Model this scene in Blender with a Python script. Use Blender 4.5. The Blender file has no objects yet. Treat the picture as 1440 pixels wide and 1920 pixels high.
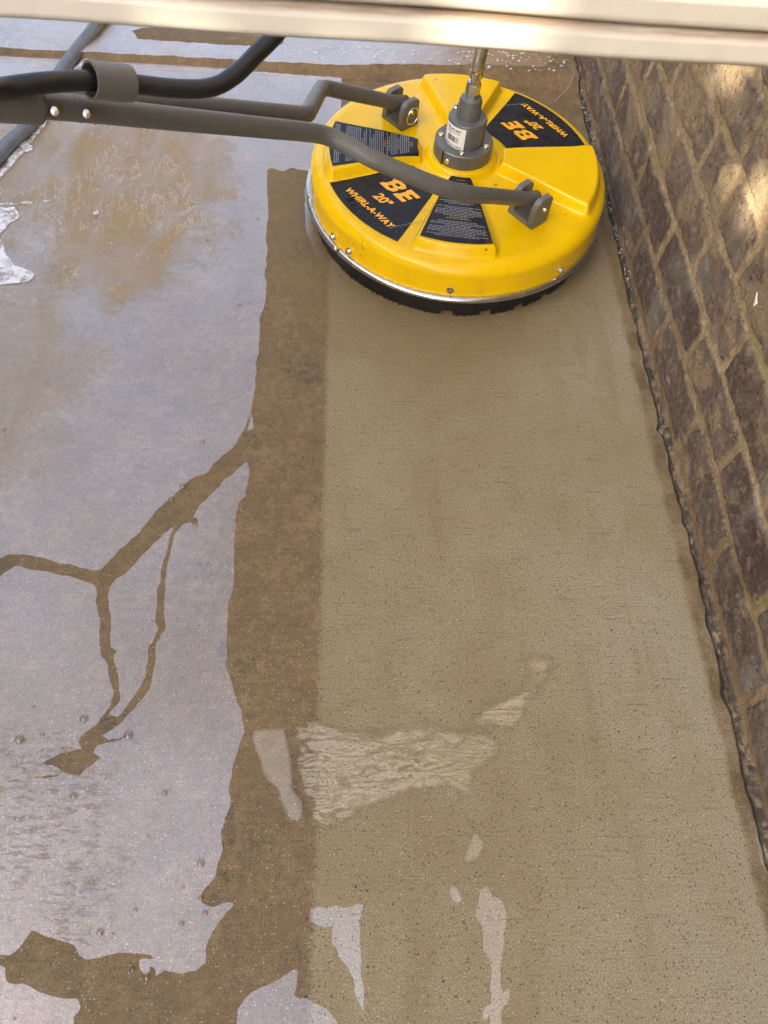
import bpy, bmesh, math, random
import numpy as np
from mathutils import Vector, Matrix
from mathutils.geometry import delaunay_2d_cdt
random.seed(7); rng = np.random.default_rng(7)
S = bpy.context.scene; COL = S.collection; PI = math.pi; rad = math.radians

# ------------------------------------------------------------------ camera
PITCH, YAW, ROLL, CAMZ, FPX = 1.0705, 0.1327, 0.13, 0.916, 1349.1
def axes():
    f = Vector((math.sin(YAW)*math.cos(PITCH), math.cos(YAW)*math.cos(PITCH), -math.sin(PITCH)))
    rt = Vector((math.cos(YAW), -math.sin(YAW), 0)); up = rt.cross(f)
    return rt*math.cos(ROLL)+up*math.sin(ROLL), -rt*math.sin(ROLL)+up*math.cos(ROLL), f
RT, UP, FW = axes()
cam = bpy.data.cameras.new('camera'); co = bpy.data.objects.new('camera', cam); COL.objects.link(co)
co.matrix_world = Matrix(((RT.x, UP.x, -FW.x, 0), (RT.y, UP.y, -FW.y, 0), (RT.z, UP.z, -FW.z, CAMZ), (0, 0, 0, 1)))
cam.sensor_fit = 'HORIZONTAL'; cam.sensor_width = 7.3; cam.lens = FPX/1440*7.3
cam.clip_start = 0.02; cam.clip_end = 300
cam.dof.use_dof = True; cam.dof.focus_distance = 1.12; cam.dof.aperture_fstop = 3.4
S.camera = co

# ------------------------------------------------------------------ sky, sun, exposure
SUN = Vector((-.72, -.52, .44)).normalized()
w = bpy.data.worlds.new('World'); S.world = w; w.use_nodes = True
wn = w.node_tree.nodes; wl = w.node_tree.links
sky = wn.new('ShaderNodeTexSky'); sky.sky_type = 'NISHITA'; sky.sun_disc = False
sky.sun_elevation = math.asin(SUN.z); sky.sun_rotation = math.atan2(SUN.x, SUN.y)
sky.dust_density = 6.0; sky.air_density = 1.0; sky.ozone_density = 0.6
wl.new(sky.outputs[0], wn['Background'].inputs[0]); wn['Background'].inputs[1].default_value = 0.15
sd = bpy.data.lights.new('sun', 'SUN'); sd.energy = 5.0; sd.angle = rad(0.5); sd.color = (1, .88, .66)
so = bpy.data.objects.new('sun', sd); COL.objects.link(so)
so.rotation_euler = SUN.to_track_quat('Z', 'Y').to_euler()
S.view_settings.view_transform = 'Standard'; S.view_settings.look = 'None'
S.view_settings.exposure = 2.25; S.view_settings.gamma = 1
S.render.resolution_x = 768; S.render.resolution_y = 1024

# ------------------------------------------------------------------ helpers
def pr(px, py):                       # direction of sight through a photo pixel
    return FW + RT*((px-720)/FPX) - UP*((py-960)/FPX)
def G(px, py, z=0.0):                 # photo pixel -> point on the level z (survey of the photo)
    d = pr(px, py); t = (z-CAMZ)/d.z
    return Vector((d.x*t, d.y*t, z))
def D(px, py, dep):
    d = pr(px, py); return Vector((d.x*dep, d.y*dep, CAMZ+d.z*dep))

def hash2(ix, iy, s):
    h = (ix.astype(np.int64)*374761393 + iy.astype(np.int64)*668265263 + s*1442695041) & 0xffffffff
    h = ((h ^ (h >> 13))*1274126177) & 0xffffffff
    return ((h ^ (h >> 16)) & 0xffffff)/float(0xffffff)
def vn(x, y, s=0):
    x = np.asarray(x, float); y = np.asarray(y, float)
    ix = np.floor(x); iy = np.floor(y); fx = x-ix; fy = y-iy
    fx = fx*fx*(3-2*fx); fy = fy*fy*(3-2*fy)
    a = hash2(ix, iy, s); b = hash2(ix+1, iy, s); c = hash2(ix, iy+1, s); d = hash2(ix+1, iy+1, s)
    return (a*(1-fx)+b*fx)*(1-fy)+(c*(1-fx)+d*fx)*fy
def fbm(x, y, o=4, s=0):
    r = 0; a = .5
    for i in range(o):
        r = r + a*vn(np.asarray(x)*2**i, np.asarray(y)*2**i, s+i*17); a *= .5
    return r/(1-.5**o)
def sst(a, b, x):
    t = np.clip((x-a)/(b-a), 0, 1); return t*t*(3-2*t)

ROOT = {}
def tag(o, label=None, cat=None, group=None, kind=None):
    if label: o['label'] = label
    if cat: o['category'] = cat
    if group: o['group'] = group
    if kind: o['kind'] = kind
    return o
def thing(name, loc, label, cat, group=None):
    o = bpy.data.objects.new(name, None); COL.objects.link(o); o.location = loc
    o.empty_display_size = .05; ROOT[o.name] = Vector(loc)
    return tag(o, label, cat, group)
def obj(name, verts, faces, mat, parent=None, smooth=True, attrs=None, base=None):
    org = Vector((0, 0, 0))
    if parent is not None: org = ROOT[parent.name]
    elif base is not None: org = Vector(base)
    v = np.asarray([tuple(p) for p in verts], float).reshape(-1, 3) if not isinstance(verts, np.ndarray) else verts
    v = v - np.array(org)
    me = bpy.data.meshes.new(name)
    if isinstance(faces, np.ndarray):
        n, k = faces.shape
        me.vertices.add(len(v)); me.vertices.foreach_set('co', v.ravel())
        me.loops.add(n*k); me.loops.foreach_set('vertex_index', faces.ravel().astype(np.int32))
        me.polygons.add(n); me.polygons.foreach_set('loop_start', np.arange(0, n*k, k, dtype=np.int32))
        me.update(calc_edges=True)
    else:
        me.from_pydata(v.tolist(), [], [list(f) for f in faces])
    me.validate()
    if smooth: me.polygons.foreach_set('use_smooth', [True]*len(me.polygons))
    me.materials.append(mat)
    for k, a in (attrs or {}).items():
        at = me.attributes.new(k, 'FLOAT', 'POINT'); at.data.foreach_set('value', np.asarray(a, np.float32).ravel())
    o = bpy.data.objects.new(name, me); COL.objects.link(o)
    if parent is not None: o.parent = parent; ROOT[o.name] = org
    else: o.location = org; ROOT[o.name] = org
    return o
class MB:
    def __init__(s): s.v = []; s.f = []
    def add(s, v, f):
        n = len(s.v); s.v += [tuple(p) for p in v]; s.f += [tuple(i+n for i in q) for q in f]; return s
    def box(s, c, ax, ay, az, hx, hy, hz, bev=.0):
        c = Vector(c); bm = bmesh.new(); bmesh.ops.create_cube(bm, size=2)
        for q in bm.verts: q.co = Vector((q.co.x*hx, q.co.y*hy, q.co.z*hz))
        if bev: bmesh.ops.bevel(bm, geom=list(bm.edges), offset=bev, segments=2, affect='EDGES', profile=.6)
        M = Matrix((ax, ay, az)).transposed()
        s.add([c + M @ q.co for q in bm.verts], [[q.index for q in f.verts] for f in bm.faces] if not bm.verts.index_update() else 0)
        bm.free(); return s
    def build(s, name, mat, parent=None, smooth=False, **k): return obj(name, s.v, s.f, mat, parent, smooth, **k)
def grid_faces(nu, nv, wrap=False):
    i = np.arange(nu-1)[:, None]; j = np.arange(nv if wrap else nv-1)[None, :]
    a = i*nv+j; b = i*nv+(j+1) % nv; c = (i+1)*nv+(j+1) % nv; d = (i+1)*nv+j
    return np.stack([a, b, c, d], -1).reshape(-1, 4)
def smooth_path(pts, r=.03, n=8):
    P = [Vector(p) for p in pts]; out = [P[0]]
    for i in range(1, len(P)-1):
        a, b, c = P[i-1], P[i], P[i+1]
        rr = r[i] if isinstance(r, (list, tuple)) else r
        l = min(rr, (a-b).length*.48, (c-b).length*.48)
        p = b+(a-b).normalized()*l; q = b+(c-b).normalized()*l
        for k in range(n+1):
            t = k/n; out.append(p*(1-t)**2 + b*2*t*(1-t) + q*t*t)
    out.append(P[-1]); return out
def catmull(pts, n=10):
    P = [Vector(p) for p in pts]; P = [P[0]*2-P[1]]+P+[P[-1]*2-P[-2]]; out = []
    for i in range(1, len(P)-2):
        for k in range(n):
            t = k/n; a, b, c, d = P[i-1:i+3]
            out.append(.5*((2*b)+(c-a)*t+(2*a-5*b+4*c-d)*t*t+(3*b-3*c+d-a)*t**3))
    out.append(P[-2]); return out
def tube(path, r, seg=28, caps=True, flat=None):
    v = []; f = []; n = len(path); up = Vector((0, 0, 1)); prev = None
    for i, p in enumerate(path):
        t = (path[min(i+1, n-1)]-path[max(i-1, 0)]).normalized()
        if prev is None: u = t.cross(up if abs(t.z) < .9 else Vector((1, 0, 0))).normalized()
        else: u = (prev - t*prev.dot(t)).normalized()
        prev = u; b = t.cross(u); ri = r(i/(n-1)) if callable(r) else r
        fl = flat(i/(n-1)) if flat else (1, 1)
        for k in range(seg):
            a = 2*PI*k/seg; v.append(p + u*math.cos(a)*ri*fl[0] + b*math.sin(a)*ri*fl[1])
    for i in range(n-1):
        for k in range(seg):
            f.append((i*seg+k, (i+1)*seg+k, (i+1)*seg+(k+1) % seg, i*seg+(k+1) % seg))
    if caps: f.append(tuple(range(seg))); f.append(tuple((n-1)*seg+k for k in reversed(range(seg))))
    return v, f
def lathe(prof, c, seg=64, axis=Vector((0, 0, 1)), a0=0, a1=2*PI):
    z = axis.normalized(); x = z.orthogonal().normalized(); y = z.cross(x); v = []; f = []
    full = abs(a1-a0-2*PI) < 1e-6; m = seg if full else seg+1
    for r, h in prof:
        for k in range(m):
            a = a0+(a1-a0)*k/seg; v.append(c + z*h + x*math.cos(a)*r + y*math.sin(a)*r)
    for i in range(len(prof)-1):
        for k in range(seg):
            k2 = (k+1) % m; f.append((i*m+k, i*m+k2, (i+1)*m+k2, (i+1)*m+k))
    return v, f

# ------------------------------------------------------------------ materials
class NT:
    def __init__(s, name):
        s.m = bpy.data.materials.new(name); s.m.use_nodes = True; s.t = s.m.node_tree; s.b = s.t.nodes['Principled BSDF']
    def n(s, ty, **k):
        q = s.t.nodes.new(ty)
        for a, b in k.items(): setattr(q, a, b)
        return q
    def set(s, sock, v):
        if isinstance(v, bpy.types.NodeSocket): s.t.links.new(v, sock)
        elif v is not None:
            if isinstance(v, tuple) and len(v) == 3 and sock.type == 'RGBA': v = v+(1,)
            sock.default_value = v
    def P(s):
        if not hasattr(s, '_p'):
            s._p = s.n('ShaderNodeTexCoord').outputs['Object']
        return s._p
    def xyz(s):
        q = s.n('ShaderNodeSeparateXYZ'); s.set(q.inputs[0], s.P()); return q.outputs
    def mapp(s, sc, rot=(0, 0, 0), loc=(0, 0, 0), vec=None):
        q = s.n('ShaderNodeMapping'); s.set(q.inputs[0], vec or s.P()); q.inputs['Scale'].default_value = sc
        q.inputs['Rotation'].default_value = rot; q.inputs['Location'].default_value = loc; return q.outputs[0]
    def noise(s, scale, detail=4, rough=.55, vec=None, dist=0):
        q = s.n('ShaderNodeTexNoise'); s.set(q.inputs['Vector'], vec or s.P()); q.inputs['Scale'].default_value = scale
        q.inputs['Detail'].default_value = detail; q.inputs['Roughness'].default_value = rough; q.inputs['Distortion'].default_value = dist
        return q.outputs['Fac']
    def vor(s, scale, vec=None, feature='F1'):
        q = s.n('ShaderNodeTexVoronoi', feature=feature); s.set(q.inputs['Vector'], vec or s.P()); q.inputs['Scale'].default_value = scale
        return q.outputs
    def ramp(s, x, a, b, lo=0., hi=1., mode='SMOOTHSTEP'):
        q = s.n('ShaderNodeMapRange', interpolation_type=mode); s.set(q.inputs[0], x)
        q.inputs[1].default_value = a; q.inputs[2].default_value = b; s.set(q.inputs[3], lo); s.set(q.inputs[4], hi); return q.outputs[0]
    def math(s, op, a, b=0., c=None):
        q = s.n('ShaderNodeMath', operation=op); s.set(q.inputs[0], a); s.set(q.inputs[1], b)
        if c is not None: s.set(q.inputs[2], c)
        return q.outputs[0]
    def mix(s, f, a, b, mode='MIX'):
        q = s.n('ShaderNodeMix', data_type='RGBA', blend_type=mode); s.set(q.inputs[0], f); s.set(q.inputs[6], a); s.set(q.inputs[7], b); return q.outputs[2]
    def attr(s, name):
        return s.n('ShaderNodeAttribute', attribute_name=name).outputs['Fac']
    def bump(s, h, st=.5, dist=.001, nrm=None):
        q = s.n('ShaderNodeBump'); s.set(q.inputs['Height'], h); q.inputs['Strength'].default_value = st; q.inputs['Distance'].default_value = dist
        if nrm: s.set(q.inputs['Normal'], nrm)
        return q.outputs[0]
    def out(s, color=None, rough=None, metal=None, spec=None, normal=None, coat=None):
        for k, v in (('Base Color', color), ('Roughness', rough), ('Metallic', metal), ('Specular IOR Level', spec), ('Normal', normal), ('Coat Weight', coat)):
            if v is not None: s.set(s.b.inputs[k], v)
        return s.m

# --- concrete -------------------------------------------------------
XS = -.0215           # edge between the washed and the unwashed concrete
def concrete():
    t = NT('broomed_concrete'); X = t.xyz(); x, y, z = X[0], X[1], X[2]
    n1 = t.noise(2.6, 5, .6); n2 = t.noise(14, 5, .62); n3 = t.noise(90, 4, .6)
    br = t.noise(1, 3, .7, vec=t.mapp((17, 300, 1))); br2 = t.noise(1, 2, .6, vec=t.mapp((26, 620, 1)))
    edge = t.math('ADD', x, t.math('MULTIPLY', t.math('SUBTRACT', t.noise(200, 3, .7), .5), .024))
    edge = t.math('ADD', edge, t.math('MULTIPLY', t.math('SUBTRACT', t.noise(5, 2), .5), .006))
    clean = t.ramp(edge, XS-.0055, XS+.0055)
    far = t.ramp(y, 1.40, 1.36); clean = t.math('MULTIPLY', clean, far)
    wob = t.math('ADD', x, t.math('MULTIPLY', t.math('SUBTRACT', t.noise(16, 3), .5), .022))
    band = t.ramp(wob, .484, .496)
    # washed colour: mottled tan
    c = t.mix(t.ramp(n1, .35, .68), (.295, .222, .105), (.350, .280, .152))
    c = t.mix(t.ramp(n2, .4, .7, 0, .5), c, (.375, .315, .185))
    c = t.mix(t.math('MULTIPLY', t.ramp(wob, .16, .44), t.ramp(n1, .3, .6, .2, .75)), c, (.385, .345, .24))
    warm = t.noise(1, 4, .6, vec=t.mapp((16, 3, 1)))
    c = t.mix(t.ramp(warm, .5, .72, 0, .5), c, (.26, .18, .078))
    # unwashed colour
    d = t.mix(t.ramp(n2, .35, .7), (.205, .125, .047), (.285, .188, .082))
    d = t.mix(t.ramp(n1, .45, .7, 0, .55), d, (.20, .13, .068))
    st = t.math('MULTIPLY', t.ramp(t.noise(9, 3, .6), .54, .66), t.ramp(t.noise(70, 4, .8), .45, .62))
    d = t.mix(t.math('MULTIPLY', st, .8), d, (.055, .048, .026))
    st2 = t.ramp(t.noise(4.5, 4, .65, vec=t.mapp((1, 1, 1), loc=(3, 5, 0))), .56, .72, 0, .45)
    d = t.mix(st2, d, (.15, .10, .055)); d = t.mix(t.ramp(n3, .36, .62, .42, 0), d, (.10, .068, .03)); d = t.mix(t.ramp(t.noise(38, 5, .7), .5, .7, 0, .4), d, (.36, .26, .13))
    c = t.mix(clean, d, c)
    bd = t.mix(t.ramp(n2, .35, .65), (.15, .095, .04), (.27, .195, .105))
    c = t.mix(t.math('MULTIPLY', band, t.ramp(n3, .2, .55, .55, 1.)), c, bd)
    # broom streaks, aggregate specks
    streak = t.math('MULTIPLY', t.ramp(br, .55, .68), t.ramp(t.noise(30, 3, .6), .40, .62))
    c = t.mix(t.math('MULTIPLY', streak, .5), c, (.075, .055, .03))
    c = t.mix(t.ramp(br, .28, .44, .12, 0), c, (.46, .42, .32))
    near = t.ramp(y, .75, .15)
    v1 = t.vor(310); sp = t.math('MULTIPLY', t.ramp(v1['Distance'], .20, .36, 1, 0), t.ramp(t.n('ShaderNodeTexWhiteNoise').outputs[0], 2, 3))
    cs = t.n('ShaderNodeSeparateColor'); t.set(cs.inputs[0], v1['Color'])
    dark = t.math('MULTIPLY', t.ramp(v1['Distance'], .24, .40, 1, 0), t.ramp(cs.outputs[0], .74, .80))
    c = t.mix(t.math('MULTIPLY', dark, t.ramp(y, 1.2, .1, .28, .80)), c, (.05, .042, .035))
    light = t.math('MULTIPLY', t.ramp(v1['Distance'], .16, .34, 1, 0), t.ramp(cs.outputs[1], .80, .88))
    c = t.mix(t.math('MULTIPLY', light, t.ramp(y, 1.0, .1, .12, .55)), c, (.72, .66, .52))
    v2 = t.vor(75); cs2 = t.n('ShaderNodeSeparateColor'); t.set(cs2.inputs[0], v2['Color'])
    pit = t.math('MULTIPLY', t.ramp(v2['Distance'], .07, .12, 1, 0), t.ramp(cs2.outputs[0], .86, .88))
    c = t.mix(t.math('MULTIPLY', pit, .75), c, (.03, .026, .022))
    g = t.noise(520, 3, .8)
    c = t.mix(t.ramp(g, .3, .7, .66, 0), c, (.07, .052, .03)); c = t.mix(t.ramp(g, .55, .8, 0, .32), c, (.62, .55, .42))
    # ring round the cleaner: its shade painted in, plus soaked concrete
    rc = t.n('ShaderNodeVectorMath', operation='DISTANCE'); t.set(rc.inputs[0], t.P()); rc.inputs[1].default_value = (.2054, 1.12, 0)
    shade_soak = t.ramp(t.math('ADD', rc.outputs['Value'], t.math('MULTIPLY', t.math('SUBTRACT', t.noise(9, 4, .6), .5), .10)), .42, .30)
    c = t.mix(t.math('MULTIPLY', shade_soak, .42), c, (.17, .115, .045))
    # ledge of mortar beside the slab
    mo = t.attr('mortar'); mc = t.mix(t.ramp(n2, .3, .6), (.045, .033, .022), (.22, .165, .11)); mc = t.mix(t.ramp(n3, .40, .55), mc, (.05, .037, .024))
    c = t.mix(mo, c, mc)
    ch = t.attr('chip'); c = t.mix(ch, c, (.52, .49, .40)); c = t.mix(t.attr('crack'), c, (.03, .024, .016))
    wet = t.ramp(y, .5, 1.05); ro = t.ramp(n2, .3, .7, .50, .72)
    ro = t.math('SUBTRACT', ro, t.math('MULTIPLY', t.math('MULTIPLY', mo, wet), .42))
    h = t.math('ADD', t.math('MULTIPLY', br, .3), t.math('MULTIPLY', br2, .08)); h = t.math('ADD', h, t.math('MULTIPLY', g, .45)); h = t.math('ADD', h, t.math('MULTIPLY', n3, .5))
    h = t.math('SUBTRACT', h, t.math('MULTIPLY', pit, .8))
    return t.out(c, ro, spec=.35, normal=t.bump(h, .9, .0016))
M_CON = concrete()

def brick_mat():
    t = NT('weathered_brick'); X = t.xyz(); y, z = X[1], X[2]
    b = t.attr('brick'); tone = t.attr('tone'); sm = t.attr('smear')
    n1 = t.noise(16, 5, .62); n2 = t.noise(75, 5, .65); n3 = t.noise(420, 3, .7)
    bc = t.mix(tone, (.074, .049, .039), (.145, .11, .086))
    bc = t.mix(t.ramp(n1, .42, .66), bc, (.115, .09, .078)); bc = t.mix(t.ramp(n2, .48, .70, 0, .8), bc, (.25, .20, .15)); up = t.math('MAXIMUM', t.ramp(y, .6, 1.0), t.ramp(z, .14, .30)); bc = t.mix(t.math('MULTIPLY', up, t.ramp(t.noise(30, 5, .7), .36, .62, .10, .62)), bc, (.27, .21, .145))
    ck = t.math('ABSOLUTE', t.math('SUBTRACT', t.noise(1, 5, .7, vec=t.mapp((1, 26, 48)), dist=.6), .5)); ck = t.math('MULTIPLY', t.ramp(ck, .016, .004), t.ramp(t.noise(12, 3), .46, .6)); bc = t.mix(ck, bc, (.03, .022, .018))
    bc = t.mix(t.ramp(t.noise(7, 4, .6, vec=t.mapp((1, 1, 1), loc=(4, 2, 7))), .55, .68, 0, .55), bc, (.24, .235, .20))
    bc = t.mix(t.ramp(t.noise(5, 3, .6, vec=t.mapp((1, 1, 1), loc=(1, 9, 2))), .60, .70, 0, .4), bc, (.12, .13, .065))
    bc = t.mix(t.ramp(n3, .68, .76, 0, .7), bc, (.5, .4, .28))
    mc = t.mix(t.ramp(n2, .3, .7), (.27, .20, .115), (.44, .35, .22)); mc = t.mix(t.ramp(n3, .3, .6, .5, 0), mc, (.14, .10, .055))
    mc = t.mix(t.ramp(t.noise(6, 3), .56, .66, 0, .5), mc, (.20, .19, .06))
    lo = t.ramp(z, .16, .02, 0, .35); mc = t.mix(t.math('MULTIPLY', lo, 1.8), mc, (.15, .095, .045))
    c = t.mix(b, mc, bc); c = t.mix(sm, c, t.mix(t.ramp(n3, .35, .6), (.17, .12, .07), (.30, .23, .14)))
    dampz = t.math('MULTIPLY', t.ramp(z, .13, .02), t.ramp(y, .5, .95))
    ro = t.math('SUBTRACT', .85, t.math('MULTIPLY', dampz, .45))
    pit = t.math('MULTIPLY', t.ramp(t.noise(130, 5, .75), .40, .34), b); c = t.mix(t.math('MULTIPLY', pit, .7), c, (.025, .018, .014))
    h = t.math('SUBTRACT', t.math('ADD', n2, t.math('MULTIPLY', n3, .8)), pit)
    return t.out(c, ro, spec=.3, normal=t.bump(h, 1., .0036))
M_BRK = brick_mat()

def yellow():
    t = NT('yellow_plastic'); X = t.xyz()
    n = t.noise(18, 4); n2 = t.noise(120, 4, .7)
    c = t.mix(t.ramp(n, .3, .7), (.76, .475, .0008), (.71, .435, .001))
    v = t.vor(34); cs = t.n('ShaderNodeSeparateColor'); t.set(cs.inputs[0], v['Color'])
    sp = t.math('MULTIPLY', t.ramp(v['Distance'], .05, .11, 1, 0), t.ramp(cs.outputs[0], .74, .76))
    c = t.mix(t.math('MULTIPLY', sp, .8), c, (.12, .06, .01))
    sc = t.math('MULTIPLY', t.ramp(t.noise(9, 3), .58, .70), t.ramp(n2, .52, .66)); sc = t.math('MULTIPLY', sc, t.ramp(X[2], .125, .09, .08, .75))
    c = t.mix(sc, c, (.30, .14, .01))
    m = t.out(c, t.ramp(n2, .3, .7, .16, .25), spec=.34, normal=t.bump(t.noise(60, 3), .05, .002))
    t.b.inputs['Subsurface Weight'].default_value = .0
    return m
M_YEL = yellow()
def simple(name, col, ro=.4, metal=0., var=.15, scale=60, bumps=.1, spec=.5, dirt=None):
    t = NT(name); n = t.noise(scale, 4, .65)
    c2 = tuple(v*(1-var) for v in col); c = t.mix(t.ramp(n, .3, .7), c2, col)
    if dirt: c = t.mix(t.math('MULTIPLY', t.ramp(t.noise(scale*.3, 4, .7), .52, .72), dirt[1]), c, dirt[0])
    return t.out(c, t.ramp(n, .3, .7, ro*.8, min(1, ro*1.2)), metal, spec, t.bump(n, bumps, .001))
M_GREY = simple('grey_powder_coat', (.125, .12, .106), .42, 0, .12, 90, .25, dirt=((.20, .18, .14), .18))
M_HUB = simple('grey_anodised_metal', (.14, .145, .143), .36, .35, .1, 120, .1)
M_STEEL = simple('polished_steel', (.78, .76, .70), .22, 1, .25, 50, .1)
M_TRIM = simple('steel_trim', (.66, .65, .62), .24, 1, .2, 30, .15)
M_RUB = simple('black_rubber', (.010, .011, .013), .42, 0, .3, 80, .2)
M_GHOSE = simple('grey_hose_rubber', (.16, .18, .205), .42, 0, .25, 60, .3)
M_BRIST = simple('black_bristles', (.024, .024, .027), .4, 0, .9, 420, .1)
M_STRAW = simple('dry_straw', (.30, .25, .18), .6)
M_GOLD = simple('amber_print', (.90, .42, .015), .4, 0, .05)
M_PRINT = simple('pale_print', (.26, .26, .28), .5, 0, .2, 400)
M_OPRINT = simple('amber_small_print', (.40, .20, .03), .5)
M_WHITE = simple('white_label_paper', (.80, .79, .76), .5, 0, .06)
M_BLACK = simple('black_print', (.02, .02, .02), .5)
def decal():
    t = NT('black_decal'); n = t.noise(40, 4, .7); v = t.vor(210); cs = t.n('ShaderNodeSeparateColor'); t.set(cs.inputs[0], v['Color'])
    fleck = t.math('MULTIPLY', t.ramp(v['Distance'], .12, .28, 1, 0), t.ramp(cs.outputs[0], .82, .86))
    c = t.mix(t.ramp(n, .35, .7), (.008, .009, .011), (.016, .017, .020)); c = t.mix(t.math('MULTIPLY', fleck, .45), c, (.2, .2, .21))
    wet = t.ramp(t.noise(34, 2, .5, dist=.4), .58, .60)
    return t.out(c, t.mix(wet, (.50,)*3, (.16,)*3), spec=.28, normal=t.bump(wet, .5, .0008))
M_DEC = decal()
def painted():
    t = NT('weathered_white_paint'); X = t.xyz(); x, y, z = X
    lon = t.noise(1, 5, .65, vec=t.mapp((7, 60, 90))); n = t.noise(35, 4, .7)
    c = t.mix(t.ramp(n, .3, .7), (.53, .50, .43), (.58, .55, .48))
    seam = t.attr('grime')
    g = t.math('MULTIPLY', t.math('POWER', seam, 2.2), t.ramp(lon, .30, .60, .25, 1))
    c = t.mix(g, c, (.16, .09, .045))
    st = t.math('MULTIPLY', t.ramp(lon, .66, .78), .35); c = t.mix(st, c, (.42, .34, .24))
    v = t.vor(26); cs = t.n('ShaderNodeSeparateColor'); t.set(cs.inputs[0], v['Color'])
    sp = t.math('MULTIPLY', t.ramp(v['Distance'], .04, .08, 1, 0), t.ramp(cs.outputs[0], .75, .78)); c = t.mix(t.math('MULTIPLY', sp, .7), c, (.12, .08, .05))
    return t.out(c, .5, spec=.4, normal=t.bump(lon, .15, .002))
M_PNT = painted()

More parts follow.
